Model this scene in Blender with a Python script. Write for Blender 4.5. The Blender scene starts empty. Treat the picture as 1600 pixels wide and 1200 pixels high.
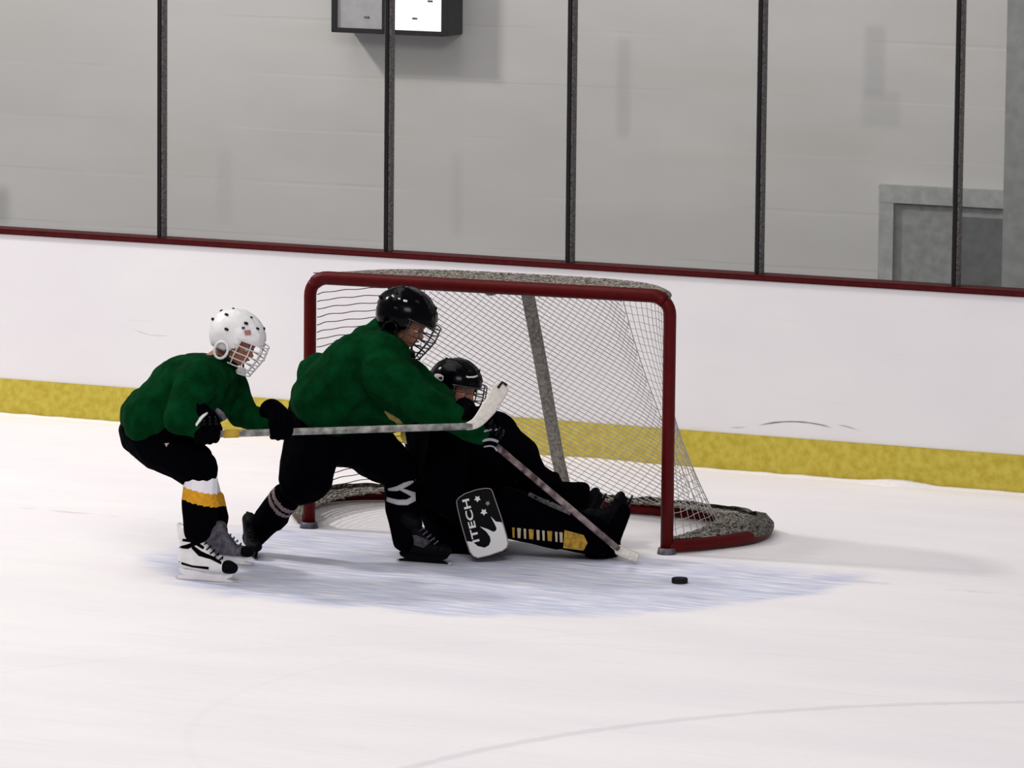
import bpy, bmesh, math, random
from mathutils import Vector, Matrix, noise
from mathutils.bvhtree import BVHTree
random.seed(7)
R = math.radians
SC = bpy.context.scene
COL = SC.collection

# ------------------------------------------------------------------ camera
D, EL, AZ, ROLL, FPX = 25.83, R(7.37), R(-25.99), R(0.566), 8380.0
TGT = Vector((0.0207, 0, 0.8139))
DV = Vector((-math.sin(AZ)*math.cos(EL), -math.cos(AZ)*math.cos(EL), math.sin(EL)))
CAM = TGT + D*DV
FW = -DV
RT0 = FW.cross(Vector((0, 0, 1))).normalized()
UP0 = RT0.cross(FW)
RT = math.cos(ROLL)*RT0 + math.sin(ROLL)*UP0
UPV = -math.sin(ROLL)*RT0 + math.cos(ROLL)*UP0
cd = bpy.data.cameras.new('camera'); cam = bpy.data.objects.new('camera', cd); COL.objects.link(cam)
m = Matrix((RT, UPV, -FW)).transposed().to_4x4(); m.translation = CAM
cam.matrix_world = m
cd.sensor_width = 36; cd.lens = 36*FPX/1600; cd.clip_end = 200; cd.clip_start = .5
SC.camera = cam

# ------------------------------------------------------------------ world, lamps, exposure
W = bpy.data.worlds.new('world'); SC.world = W; W.use_nodes = True
W.node_tree.nodes['Background'].inputs[0].default_value = (0.93, 0.93, 1.0, 1)
W.node_tree.nodes['Background'].inputs[1].default_value = 0.36
def area(name, loc, target, size, power, col=(1, .97, .94)):
    l = bpy.data.lights.new(name, 'AREA'); l.shape = 'RECTANGLE'; l.size = size[0]; l.size_y = size[1]
    l.energy = power; l.color = col
    o = bpy.data.objects.new(name, l); COL.objects.link(o); o.location = loc
    o.rotation_euler = (Vector(target)-Vector(loc)).to_track_quat('-Z', 'Y').to_euler()
area('rink_lamp_key', (-9.5, -1.0, 9.0), (-1, 4, 1), (1.3, .8), 760)
area('rink_lamp_front', (5, -12, 8.5), (0, 0, .3), (5, 3), 700)
area('rink_lamp_top', (-3, -2, 9), (-1, -1, 0), (7, 4), 270)
SC.view_settings.view_transform = 'Standard'; SC.view_settings.look = 'None'
SC.view_settings.gamma = 1; SC.view_settings.use_curve_mapping = False
SC.view_settings.exposure = 0.0

# ------------------------------------------------------------------ coordinates
HR = RT0.copy()                                  # horizontal, to the right of the view
HN = Vector((DV.x, DV.y, 0)).normalized()        # horizontal, towards the viewer
def ray(px, py):
    return (FW + RT*((px-800)/FPX) + UPV*((600-py)/FPX))
def G(px, py, z=0.0):                            # point at height z
    r = ray(px, py); return CAM + r*((z-CAM.z)/r.z)
def YP(px, py, Y):                               # point on the plane y = Y
    r = ray(px, py); return CAM + r*((Y-CAM.y)/r.y)
class Frame:                                     # a standing plane through a point on the ice
    def __init__(s, px, py): s.o = G(px, py)
    def __call__(s, px, py, w=0.0):
        r = ray(px, py); t = (w-(CAM-s.o).dot(HN))/r.dot(HN); return CAM + r*t
def vec(u, v, w): return (HR*u + Vector((0, 0, 1))*v + HN*w).normalized()

# ------------------------------------------------------------------ materials
MATS = {}
def mat(name, col, rough=.7, spec=.3, metal=0, speck=0, scale=60, bump=0, bscale=40, col2=None):
    if name in MATS: return MATS[name]
    M = bpy.data.materials.new(name); M.use_nodes = True; nt = M.node_tree; N = nt.nodes; L = nt.links
    b = N['Principled BSDF']; b.inputs['Base Color'].default_value = (*col, 1)
    b.inputs['Roughness'].default_value = rough; b.inputs['Metallic'].default_value = metal
    b.inputs['Specular IOR Level'].default_value = spec
    tc = N.new('ShaderNodeTexCoord')
    if speck or col2:
        n = N.new('ShaderNodeTexNoise'); n.inputs['Scale'].default_value = scale; n.inputs['Detail'].default_value = 4
        L.new(tc.outputs['Object'], n.inputs['Vector'])
        mx = N.new('ShaderNodeMix'); mx.data_type = 'RGBA'
        mp = N.new('ShaderNodeMapRange'); mp.inputs[1].default_value = .35; mp.inputs[2].default_value = .65
        L.new(n.outputs[0], mp.inputs[0]); L.new(mp.outputs[0], mx.inputs[0])
        c2 = col2 or tuple(min(1, c*(1+speck)) for c in col)
        c1 = col if col2 else tuple(c*(1-speck) for c in col)
        mx.inputs[6].default_value = (*c1, 1); mx.inputs[7].default_value = (*c2, 1)
        L.new(mx.outputs[2], b.inputs['Base Color'])
    if bump:
        n = N.new('ShaderNodeTexNoise'); n.inputs['Scale'].default_value = bscale; n.inputs['Detail'].default_value = 3
        L.new(tc.outputs['Object'], n.inputs['Vector'])
        bp = N.new('ShaderNodeBump'); bp.inputs['Strength'].default_value = bump; bp.inputs['Distance'].default_value = .01
        L.new(n.outputs[0], bp.inputs['Height']); L.new(bp.outputs[0], b.inputs['Normal'])
    MATS[name] = M; return M
GREEN = mat('green jersey cloth', (.0002, .020, .0042), .95, .03, col2=(.0006, .036, .0095), scale=14, bump=.5)
BLACK = mat('black cloth', (.0006, .0005, .0016), .95, .02, speck=.4, bump=.4)
BLACKS = mat('black shell plastic', (.0004, .0004, .0012), .16, .08)
BOOT = mat('black boot leather', (.0012, .001, .0025), .6, .06, speck=.5, scale=30)
WHITEP = mat('white plastic', (.72, .70, .70), .35, .4, speck=.06, scale=30)
WHITEC = mat('white sock knit', (.78, .76, .80), .9, .1)
GOLDC = mat('gold sock knit', (.62, .29, .02), .9, .1, speck=.15)
GOLD = mat('gold pad leather', (.34, .2, .02), .6, .3, speck=.35, scale=50)
CREAM = mat('cream print', (.42, .36, .26), .7, .2)
GREYB = mat('grey boot leather', (.09, .08, .10), .5, .3, speck=.5, scale=40)
STEEL = mat('steel', (.62, .62, .60), .25, .5, metal=.8)
DSTEEL = mat('dark wire', (.03, .03, .03), .35, .5, metal=.3)
SKIN = mat('skin', (.30, .12, .075), .6, .3, speck=.1)
EYE = mat('eye', (.5, .48, .45), .3, .5)
LIP = mat('lips', (.25, .07, .06), .5, .3)
HAIR = mat('dark hair', (.012, .007, .004), .8, .2)
REDP = mat('red enamel', (.078, .0016, .002), .45, .12, speck=.12, scale=25)
CAPR = mat('dark red cap rail', (.062, .004, .005), .6, .1, speck=.2, scale=30)
YEL = mat('yellow kick plate', (.43, .33, .035), .6, .2, col2=(.53, .435, .07), scale=22)
BOARD = mat('white board plastic', (.80, .775, .80), .5, .3, speck=.02, scale=12)
NET = mat('net cord', (.48, .46, .44), .9, .1)
NETD = mat('net lacing', (.035, .028, .022), .95, .1, col2=(.42, .39, .34), scale=70)
PAD = mat('grey post sleeve', (.15, .13, .12), .9, .1, col2=(.30, .29, .26), scale=60)
STAN = mat('stanchion metal', (.07, .06, .06), .7, .1, col2=(.20, .185, .18), scale=90)
SHAFT = mat('silver shaft', (.10, .095, .09), .4, .4, col2=(.34, .33, .31), scale=25)
SHAFT2 = mat('brown stick shaft', (.045, .02, .018), .5, .3, col2=(.32, .25, .24), scale=22)
TAPE = mat('pale stick tape', (.62, .58, .52), .8, .2, speck=.1)
TAPED = mat('black tape', (.01, .01, .012), .8, .2)
RUB = mat('black rubber', (.006, .006, .007), .7, .2)
SNOW = mat('scraped snow', (.86, .82, .84), .95, .05, speck=.03, scale=30, bump=.4)
FRAMEM = mat('black metal casing', (.0015, .0015, .003), .6, .08)
GPANEL = mat('grey panel', (.36, .35, .36), .6, .2, speck=.06, scale=20)
FLAGB = mat('blue sticker', (.05, .06, .2), .5, .3); FLAGR = mat('red sticker', (.55, .28, .24), .5, .3)
LAMPG = bpy.data.materials.new('glowing panel'); LAMPG.use_nodes = True
_b = LAMPG.node_tree.nodes['Principled BSDF']; _b.inputs['Base Color'].default_value = (.8, .85, .82, 1)
_b.inputs['Emission Color'].default_value = (.86, 1, .96, 1); _b.inputs['Emission Strength'].default_value = .75

# ------------------------------------------------------------------ object helpers
def tag(o, label=None, cat=None, group=None, kind=None):
    if label: o['label'] = label
    if cat: o['category'] = cat
    if group: o['group'] = group
    if kind: o['kind'] = kind
    return o
def thing(name, loc, label, cat, group=None):
    o = bpy.data.objects.new(name, None); COL.objects.link(o); o.location = loc
    o.empty_display_size = .1
    return tag(o, label, cat, group)
def origin(o):
    p = Vector(o.location)
    while o.parent: o = o.parent; p += Vector(o.location)
    return p
def link(name, me, mats, parent=None, smooth=True):
    """world-space mesh -> object; a top-level object gets its base as origin"""
    if not isinstance(mats, (list, tuple)): mats = [mats]
    me.name = name
    if not me.materials:
        for q in mats: me.materials.append(q)
    if smooth: me.polygons.foreach_set('use_smooth', [True]*len(me.polygons))
    o = bpy.data.objects.new(name, me); COL.objects.link(o)
    if parent:
        o.parent = parent; me.transform(Matrix.Translation(-origin(parent)))
    else:
        vs = [v.co for v in me.vertices]
        c = Vector(((min(v.x for v in vs)+max(v.x for v in vs))/2, (min(v.y for v in vs)+max(v.y for v in vs))/2, min(v.z for v in vs)))
        me.transform(Matrix.Translation(-c)); o.location = c
    return o
def bmobj(name, bm, mats, parent=None, smooth=True):
    me = bpy.data.meshes.new(name); bmesh.ops.recalc_face_normals(bm, faces=bm.faces[:]); bm.to_mesh(me); bm.free()
    return link(name, me, mats, parent, smooth)
def add_box(bm, c, s, rot=None, bev=0):
    t = bmesh.new(); bmesh.ops.create_cube(t, size=1)
    bmesh.ops.scale(t, vec=s, verts=t.verts)
    if bev: bmesh.ops.bevel(t, geom=t.edges[:], offset=bev, segments=2, affect='EDGES')
    if rot is not None: bmesh.ops.transform(t, matrix=rot.to_4x4(), verts=t.verts)
    bmesh.ops.translate(t, vec=c, verts=t.verts)
    me = bpy.data.meshes.new('t'); t.to_mesh(me); t.free(); bm.from_mesh(me); bpy.data.meshes.remove(me)
def tube(bm, pts, r, seg=8, closed=False, flat=None):
    """sweep a circle (or ellipse, flat=(axis vector, ratio)) along points; r may be a list"""
    pts = [Vector(p) for p in pts]; n = len(pts); rings = []
    rr = r if isinstance(r, (list, tuple)) else [r]*n
    t0 = (pts[1]-pts[0]).normalized()
    a = t0.orthogonal().normalized() if flat is None else (flat[0]-t0*flat[0].dot(t0)).normalized()
    for i in range(n):
        if closed: t = (pts[(i+1) % n]-pts[i-1]).normalized()
        else: t = (pts[min(i+1, n-1)]-pts[max(i-1, 0)]).normalized()
        a = (a-t*a.dot(t)).normalized(); b = t.cross(a)
        k = 1 if flat is None else flat[1]
        rings.append([bm.verts.new(pts[i]+rr[i]*(a*math.cos(q)+b*math.sin(q)*k)) for q in [2*math.pi*j/seg for j in range(seg)]])
    for i in range(n if closed else n-1):
        A, B = rings[i], rings[(i+1) % n]
        for j in range(seg): bm.faces.new((A[j], A[(j+1) % seg], B[(j+1) % seg], B[j]))
    if not closed:
        bm.faces.new(rings[0][::-1]); bm.faces.new(rings[-1])
def spline(pts, n=10):
    pts = [Vector(p) for p in pts]; out = []
    P = [2*pts[0]-pts[1]]+pts+[2*pts[-1]-pts[-2]]
    for i in range(1, len(P)-2):
        for k in range(n):
            t = k/n; a, b, c, d = P[i-1:i+3]
            out.append(.5*((2*b)+(c-a)*t+(2*a-5*b+4*c-d)*t*t+(3*b-a-3*c+d)*t**3))
    out.append(pts[-1]); return out
def hull(bm, balls):
    t = bmesh.new()
    for p, r in balls:
        s = r if isinstance(r, (tuple, list)) else (r, r, r)
        bmesh.ops.create_icosphere(t, subdivisions=2, radius=1, matrix=Matrix.Translation(p) @ Matrix.Diagonal((*s, 1)))
    if len(balls) > 1:
        res = bmesh.ops.convex_hull(t, input=t.verts[:])
        dead = [v for v in t.verts if not v.link_faces] + [g for g in res['geom_interior'] if isinstance(g, bmesh.types.BMVert)]
        bmesh.ops.delete(t, geom=list({v for v in dead if v.is_valid}), context='VERTS')
        keep = set(g for g in res['geom'] if isinstance(g, bmesh.types.BMFace))
        bmesh.ops.delete(t, geom=[f for f in t.faces if f not in keep], context='FACES')
    me = bpy.data.meshes.new('t'); t.to_mesh(me); t.free(); bm.from_mesh(me); bpy.data.meshes.remove(me)
def blob(name, hulls, mats, parent=None, voxel=.011, smooth=5, fold=0, ff=9, pick=None):
    """union of rounded hulls, grown into ONE continuous surface"""
    bm = bmesh.new()
    for h in hulls: hull(bm, h)
    bmesh.ops.recalc_face_normals(bm, faces=bm.faces[:])
    me = bpy.data.meshes.new('t'); bm.to_mesh(me); bm.free()
    o = bpy.data.objects.new('t', me); COL.objects.link(o)
    q = o.modifiers.new('r', 'REMESH'); q.mode = 'VOXEL'; q.voxel_size = voxel
    q = o.modifiers.new('s', 'SMOOTH'); q.iterations = smooth; q.factor = .5
    dg = bpy.context.evaluated_depsgraph_get(); out = bpy.data.meshes.new_from_object(o.evaluated_get(dg))
    bpy.data.objects.remove(o); bpy.data.meshes.remove(me)
    if fold:
        ns = [v.normal.copy() for v in out.vertices]
        for v, n in zip(out.vertices, ns):
            p = v.co*ff
            d = noise.noise(p)+.6*noise.noise(Vector((p.x*2.6+p.z*1.4, p.y*2.6, p.z*1.1)))
            v.co += n*d*fold
    if not isinstance(mats, (list, tuple)): mats = [mats]
    for q in mats: out.materials.append(q)
    if pick:
        for f in out.polygons: f.material_index = pick(f.center)
    return link(name, out, mats, parent)
def prism(name, pts, nrm, th, mt, parent=None, smooth=False):
    bm = bmesh.new(); vs = [bm.verts.new(p) for p in pts]; f = bm.faces.new(vs)
    bm.normal_update()
    r = bmesh.ops.extrude_face_region(bm, geom=[f])
    bmesh.ops.translate(bm, vec=Vector(nrm)*th, verts=[v for v in r['geom'] if isinstance(v, bmesh.types.BMVert)])
    bmesh.ops.triangulate(bm, faces=[g for g in bm.faces if len(g.verts) > 4])
    return bmobj(name, bm, mt, parent, smooth)

# ------------------------------------------------------------------ setting: ice, boards, glass, wall
GAP, BH, GY, GOX, GOY = 3.017, 1.059, R(4.13), -.224, .223
def nodes(M): M.use_nodes = True; return M.node_tree.nodes, M.node_tree.links, M.node_tree.nodes['Principled BSDF']
class NB:                                        # tiny node arithmetic helper
    def __init__(s, M): s.N, s.L, s.b = nodes(M); s.tc = s.N.new('ShaderNodeTexCoord')
    def m(s, op, a, b=None, c=None, clamp=False):
        n = s.N.new('ShaderNodeMath'); n.operation = op; n.use_clamp = clamp
        for i, v in enumerate((a, b, c)):
            if v is None: continue
            if isinstance(v, (int, float)): n.inputs[i].default_value = v
            else: s.L.new(v, n.inputs[i])
        return n.outputs[0]
    def noise(s, scale, detail=3, stretch=(1, 1, 1)):
        mp = s.N.new('ShaderNodeMapping'); mp.inputs['Scale'].default_value = stretch; s.L.new(s.tc.outputs['Object'], mp.inputs[0])
        n = s.N.new('ShaderNodeTexNoise'); n.inputs['Scale'].default_value = scale; n.inputs['Detail'].default_value = detail
        s.L.new(mp.outputs[0], n.inputs['Vector']); return n.outputs[0]
    def ramp(s, v, a, b):
        n = s.N.new('ShaderNodeMapRange'); n.interpolation_type = 'SMOOTHSTEP'
        n.inputs[1].default_value = a; n.inputs[2].default_value = b; s.L.new(v, n.inputs[0]); return n.outputs[0]
    def mix(s, fac, a, b):
        n = s.N.new('ShaderNodeMix'); n.data_type = 'RGBA'
        for i, v in ((0, fac), (6, a), (7, b)):
            if isinstance(v, tuple): n.inputs[i].default_value = (*v, 1)
            elif isinstance(v, (int, float)): n.inputs[i].default_value = v
            else: s.L.new(v, n.inputs[i])
        return n.outputs[2]
    def xyz(s):
        n = s.N.new('ShaderNodeSeparateXYZ'); s.L.new(s.tc.outputs['Object'], n.inputs[0]); return n.outputs
def circle3(a, b, c):
    ax, ay, bx, by, cx, cy = a.x, a.y, b.x, b.y, c.x, c.y
    d = 2*(ax*(by-cy)+bx*(cy-ay)+cx*(ay-by))
    ux = ((ax*ax+ay*ay)*(by-cy)+(bx*bx+by*by)*(cy-ay)+(cx*cx+cy*cy)*(ay-by))/d
    uy = ((ax*ax+ay*ay)*(cx-bx)+(bx*bx+by*by)*(ax-cx)+(cx*cx+cy*cy)*(bx-ax))/d
    return ux, uy, math.hypot(ax-ux, ay-uy)

ICE = bpy.data.materials.new('scraped rink ice'); B = NB(ICE); x, y, z = B.xyz()
def arc(pa, pb, pc, wid, strength):              # a worn line on the ice, part of a circle
    cx, cy, r = circle3(G(*pa), G(*pb), G(*pc))
    dx = B.m('SUBTRACT', x, cx); dy = B.m('SUBTRACT', y, cy)
    d = B.m('ABSOLUTE', B.m('SUBTRACT', B.m('SQRT', B.m('ADD', B.m('MULTIPLY', dx, dx), B.m('MULTIPLY', dy, dy))), r))
    k = B.ramp(B.m('ADD', d, B.m('MULTIPLY', B.m('SUBTRACT', B.noise(9, 3), .5), wid*1.2)), wid, wid*.2)
    return B.m('MULTIPLY', k, strength)
warp = B.m('MULTIPLY', B.m('SUBTRACT', B.noise(2.2, 4), .5), .5)
fine = B.noise(14, 5, (.35, 2.2, 1))
rad = B.m('SQRT', B.m('ADD', B.m('MULTIPLY', x, x), B.m('MULTIPLY', B.m('MULTIPLY', y, y), 1.0)))
inside = B.ramp(B.m('ADD', rad, warp), 1.92, 1.74)
front = B.ramp(B.m('ADD', y, B.m('MULTIPLY', warp, .6)), .35, -.02)
crease = B.m('MULTIPLY', B.m('MULTIPLY', B.m('MULTIPLY', inside, front), B.ramp(B.m('ADD', x, warp), -1.62, -1.22)), B.ramp(fine, .25, .62))
col = B.mix(B.ramp(B.noise(1.3, 4, (.5, 1.6, 1)), .3, .75), (.86, .815, .83), (.90, .87, .865))
col = B.mix(B.m('MULTIPLY', crease, .95), col, (.56, .595, .76))
dark = B.m('MULTIPLY', B.m('MULTIPLY', crease, B.ramp(B.noise(5, 5, (.4, 2.6, 1)), .50, .70)), .5)
col = B.mix(dark, col, (.36, .36, .50))
gl = B.ramp(B.m('ABSOLUTE', y), .035, .015)
col = B.mix(B.m('MULTIPLY', gl, B.m('MULTIPLY', B.ramp(B.noise(3, 3), .45, .6), .35)), col, (.55, .35, .40))
col = B.mix(arc((700, 1184), (1000, 1132), (1300, 1106), .05, .28), col, (.50, .42, .47))
col = B.mix(arc((300, 1020), (800, 1005), (1400, 1040), .03, .05), col, (.5, .47, .52))
col = B.mix(arc((700, 1010), (1100, 985), (1500, 995), .03, .05), col, (.5, .47, .52))
sc = B.m('MULTIPLY', B.ramp(B.noise(6, 6, (.25, 5, 1)), .56, .72), .12)
col = B.mix(sc, col, (.55, .52, .58))
B.L.new(col, B.b.inputs['Base Color']); B.b.inputs['Roughness'].default_value = .55; B.b.inputs['Specular IOR Level'].default_value = .25
bp = B.N.new('ShaderNodeBump'); bp.inputs['Strength'].default_value = .25; bp.inputs['Distance'].default_value = .01
B.L.new(B.noise(30, 5, (.4, 2, 1)), bp.inputs['Height']); B.L.new(bp.outputs[0], B.b.inputs['Normal'])

def grid(name, x0, x1, y0, y1, z, mt, n=1):
    bm = bmesh.new(); add_box(bm, ((x0+x1)/2, (y0+y1)/2, z-.05), (x1-x0, y1-y0, .1))
    me = bpy.data.meshes.new(name); bm.to_mesh(me); bm.free(); me.materials.append(mt)
    o = bpy.data.objects.new(name, me); COL.objects.link(o); o['kind'] = 'structure'; return o
grid('floor', -12, 12, -12, GAP+.02, 0, ICE)
grid('floor_2', -12, 12, GAP+.14, GAP+2.6, 0, mat('rubber walkway', (.03, .03, .03), .9, .1, speck=.3))

WY = GAP+2.45
WALL = bpy.data.materials.new('painted block wall'); B = NB(WALL); x, y, z = B.xyz()
col = B.mix(B.ramp(B.noise(1.1, 4, (.5, 1, 1.6)), .3, .7), (.50, .487, .475), (.56, .545, .53))
col = B.mix(B.m('MULTIPLY', B.ramp(B.noise(.9, 3, (.4, 1, 2.5)), .55, .7), .35), col, (.50, .48, .40))
fr = B.m('FRACT', B.m('DIVIDE', B.m('ADD', z, B.m('MULTIPLY', B.noise(1.5, 2), .02)), .33))
ln = B.ramp(B.m('ABSOLUTE', B.m('SUBTRACT', fr, .5)), .025, .0)
col = B.mix(B.m('MULTIPLY', B.m('MULTIPLY', ln, B.ramp(B.noise(.8, 2), .42, .6)), .30), col, (.70, .68, .67))
ln2 = B.ramp(B.m('ABSOLUTE', B.m('SUBTRACT', fr, .56)), .02, .0)
col = B.mix(B.m('MULTIPLY', B.m('MULTIPLY', ln2, B.ramp(B.noise(1.2, 2), .45, .6)), .22), col, (.2, .2, .2))
def reflection_patch(px0, py0, px1, py1, k, soft=.03):  # dim reflections in the glass, painted as darker patches of wall colour
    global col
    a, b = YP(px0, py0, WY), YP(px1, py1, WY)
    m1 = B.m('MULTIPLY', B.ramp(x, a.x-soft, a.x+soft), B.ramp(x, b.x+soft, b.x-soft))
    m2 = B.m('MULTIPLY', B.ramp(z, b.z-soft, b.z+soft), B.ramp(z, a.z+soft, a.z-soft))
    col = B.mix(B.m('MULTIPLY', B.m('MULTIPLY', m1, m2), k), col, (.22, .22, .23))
reflection_patch(965, 60, 984, 215, .22); reflection_patch(1352, 40, 1382, 150, .25); reflection_patch(1348, 140, 1405, 200, .2)
reflection_patch(340, 230, 362, 350, .12); reflection_patch(706, 240, 722, 370, .12); reflection_patch(-60, 290, 14, 350, .5, .05)
gr = B.noise(240, 1)
col = B.mix(B.m('MULTIPLY', B.ramp(gr, .40, .60), .22), col, (.34, .33, .325))
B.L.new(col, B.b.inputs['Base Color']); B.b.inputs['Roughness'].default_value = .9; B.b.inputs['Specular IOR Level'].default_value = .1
def box_obj(name, x0, x1, y0, y1, z0, z1, mt, parent=None, bev=0, kind=None, label=None, cat=None, group=None):
    bm = bmesh.new(); add_box(bm, ((x0+x1)/2, (y0+y1)/2, (z0+z1)/2), (x1-x0, y1-y0, z1-z0), bev=bev)
    o = bmobj(name, bm, mt, parent, smooth=False)
    return tag(o, label, cat, group, kind)
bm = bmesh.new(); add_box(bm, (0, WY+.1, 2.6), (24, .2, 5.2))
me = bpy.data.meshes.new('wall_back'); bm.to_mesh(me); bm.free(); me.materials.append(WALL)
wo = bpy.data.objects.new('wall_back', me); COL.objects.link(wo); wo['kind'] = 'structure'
# doorway seen dimly at the right
DOORM = mat('dull dark door paint', (.25, .255, .25), .8, .1, speck=.12, scale=18)
DOORF = mat('door frame paint', (.34, .345, .34), .8, .1, speck=.12, scale=18)
da, db = YP(1380, 290, WY), YP(1700, 290, WY)
bm = bmesh.new()
add_box(bm, (da.x+.045, WY-.03, da.z/2), (.09, .06, da.z)); add_box(bm, ((da.x+db.x)/2, WY-.031, da.z-.04), (db.x-da.x+.002, .062, .1))
add_box(bm, (db.x-.045, WY-.03, da.z/2), (.09, .06, da.z))
dr = bmobj('door_1', bm, DOORF, None, False); dr['kind'] = 'structure'
bm = bmesh.new(); add_box(bm, ((da.x+db.x)/2, WY-.015, da.z/2-.04), (db.x-da.x-.18, .03, da.z-.08)); bmobj('door_leaf', bm, DOORM, dr, False)
dp = YP(1500, 325, WY-.04)
bm = bmesh.new(); add_box(bm, ((dp.x+db.x-.1)/2, WY-.035, dp.z/2), (db.x-.1-dp.x, .012, dp.z-.1)); bmobj('door_panel', bm, mat('dark door panel', (.12, .125, .125), .8, .1, speck=.12, scale=18), dr, False)
pa = YP(1572, 200, WY-.2)
box_obj('trim_1', pa.x, pa.x+.35, WY-.22, WY-.001, 0, 5, mat('dark pillar paint', (.24, .245, .24), .8, .1, speck=.1, scale=15), kind='structure')

# boards
rb = thing('rink_boards', (0, GAP+.06, 0), 'long white rink boards with a red top rail and yellow kick strip behind the goal', 'rink boards')
X0, X1 = -9, 7
BM = bpy.data.materials.new('white dasher panel'); B = NB(BM); x, y, z = B.xyz()
col = B.mix(B.ramp(B.noise(1.5, 4, (.6, 1, 1)), .3, .7), (.705, .68, .70), (.745, .725, .735))
col = B.mix(B.m('MULTIPLY', B.ramp(B.noise(7, 5, (.35, 1, 3)), .62, .75), .16), col, (.5, .48, .5))
def scuff(pts, wid, k):
    global col
    q = [YP(a, b, GAP) for a, b in pts]
    # parabola z = a x^2 + b x + c through three points, between their ends
    (x1, z1), (x2, z2), (x3, z3) = [(p.x, p.z-0) for p in q]
    dn = (x1-x2)*(x1-x3)*(x2-x3)
    a = (x3*(z2-z1)+x2*(z1-z3)+x1*(z3-z2))/dn; b = (x3*x3*(z1-z2)+x2*x2*(z3-z1)+x1*x1*(z2-z3))/dn
    c = (x2*x3*(x2-x3)*z1+x3*x1*(x3-x1)*z2+x1*x2*(x1-x2)*z3)/dn
    zz = B.m('ADD', B.m('ADD', B.m('MULTIPLY', B.m('MULTIPLY', x, x), a), B.m('MULTIPLY', x, b)), c)
    d = B.m('ABSOLUTE', B.m('SUBTRACT', z, zz))
    k2 = B.m('MULTIPLY', B.ramp(B.m('ADD', d, B.m('MULTIPLY', B.noise(12, 3), wid*.8)), wid*1.4, wid*.3), B.m('MULTIPLY', B.ramp(x, x1-.01, x1+.05), B.ramp(x, x3+.01, x3-.08)))
    col = B.mix(B.m('MULTIPLY', k2, k), col, (.09, .09, .08))
scuff(((1185, 665), (1245, 659), (1302, 669)), .008, .85)
scuff(((1308, 664), (1325, 667), (1346, 675)), .006, .6); scuff(((1140, 668), (1155, 668), (1170, 667)), .006, .5)
scuff(((208, 514), (240, 524), (268, 523)), .004, .35)
B.L.new(col, B.b.inputs['Base Color']); B.b.inputs['Roughness'].default_value = .5; B.b.inputs['Specular IOR Level'].default_value = .25
def bpart(name, z0, z1, y0, y1, mt, bev=0):
    bm = bmesh.new(); add_box(bm, ((X0+X1)/2, (y0+y1)/2, (z0+z1)/2), (X1-X0, y1-y0, z1-z0), bev=bev)
    me = bpy.data.meshes.new(name); bm.to_mesh(me); bm.free(); me.materials.append(mt)
    # keep object coordinates equal to world coordinates for the procedural marks
    o = bpy.data.objects.new(name, me); COL.objects.link(o); o.parent = rb; o.location = -Vector(rb.location); return o
bpart('board_panel', 0, BH-.03, GAP, GAP+.12, BM)
bpart('kick_plate', 0.0, .2, GAP-.012, GAP, YEL, .003)
bpart('cap_rail', BH-.03, BH+.0, GAP-.018, GAP+.14, CAPR, .006)

# snow swept against the boards
bm = bmesh.new(); prev = None
for i in range(361):
    xx = -8+i*.04
    h = .006+.012*max(0, noise.noise(Vector((xx*1.7, 3, 0))))+.006*noise.noise(Vector((xx*9, 1, 0)))
    h += .020*math.exp(-((xx-.83)/.16)**2)
    h = max(.003, h); wdt = .05+h*2.5
    cur = [bm.verts.new(p) for p in ((xx, GAP-.0135, h), (xx, GAP-.0135-wdt*.4, h*.8), (xx, GAP-.0135-wdt*.8, h*.25), (xx, GAP-.0135-wdt*1.4, -.004), (xx, GAP-.0135, -.004))]
    if prev:
        for k in range(5): bm.faces.new((prev[k], prev[(k+1) % 5], cur[(k+1) % 5], cur[k]))
    prev = cur
tag(bmobj('snow_ridge', bm, SNOW), 'thin uneven ridge of white snow along the foot of the yellow strip', 'snow', kind='stuff')

# glass and stanchions
GLASS = bpy.data.materials.new('clear shield glass'); GLASS.use_nodes = True
N = GLASS.node_tree.nodes; L = GLASS.node_tree.links; N.clear()
tr = N.new('ShaderNodeBsdfTransparent'); tr.inputs[0].default_value = (.985, .99, .985, 1)
gs = N.new('ShaderNodeBsdfGlossy'); gs.inputs['Roughness'].default_value = .25; gs.inputs[0].default_value = (.9, .9, .9, 1)
mx = N.new('ShaderNodeMixShader'); mx.inputs[0].default_value = .035; out = N.new('ShaderNodeOutputMaterial')
L.new(tr.outputs[0], mx.inputs[1]); L.new(gs.outputs[0], mx.inputs[2]); L.new(mx.outputs[0], out.inputs[0])
SX = [-3.677, -2.244, -1.137, -.022, 1.099]
GZ = 2.75
slab = ['leftmost grey upright post between the glass panes, left of the lit wall box',
        'grey upright post between glass panes, crossing in front of the lit wall box',
        'grey upright post between glass panes, above the middle of the goal crossbar',
        'grey upright post between glass panes, just right of above the goal',
        'rightmost grey upright post between the glass panes, in front of the dim doorway']
YC = GAP+.06
for i, sx in enumerate(SX):
    t = thing('stanchion', (sx, YC, BH), slab[i], 'post', 'upright posts between the glass panes')
    bm = bmesh.new(); add_box(bm, (sx, YC, (BH+GZ)/2), (.038, .055, GZ-BH), bev=.004); bmobj('upright', bm, STAN, t, False)
    bm = bmesh.new(); add_box(bm, (sx, YC-.032, (BH+GZ)/2), (.022, .01, GZ-BH-.004), bev=.002); bmobj('glazing_strip', bm, RUB, t, False)
ex = [-4.95]+SX+[2.22]
glab = ['clear glass pane at the far left end of the row above the boards',
        'wide clear glass pane over the boards left of the lit wall box',
        'clear glass pane above the boards behind the left half of the goal',
        'clear glass pane above the boards behind the right half of the goal crossbar',
        'clear glass pane above the boards right of the goal',
        'clear glass pane at the far right end in front of the dim doorway']
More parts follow.
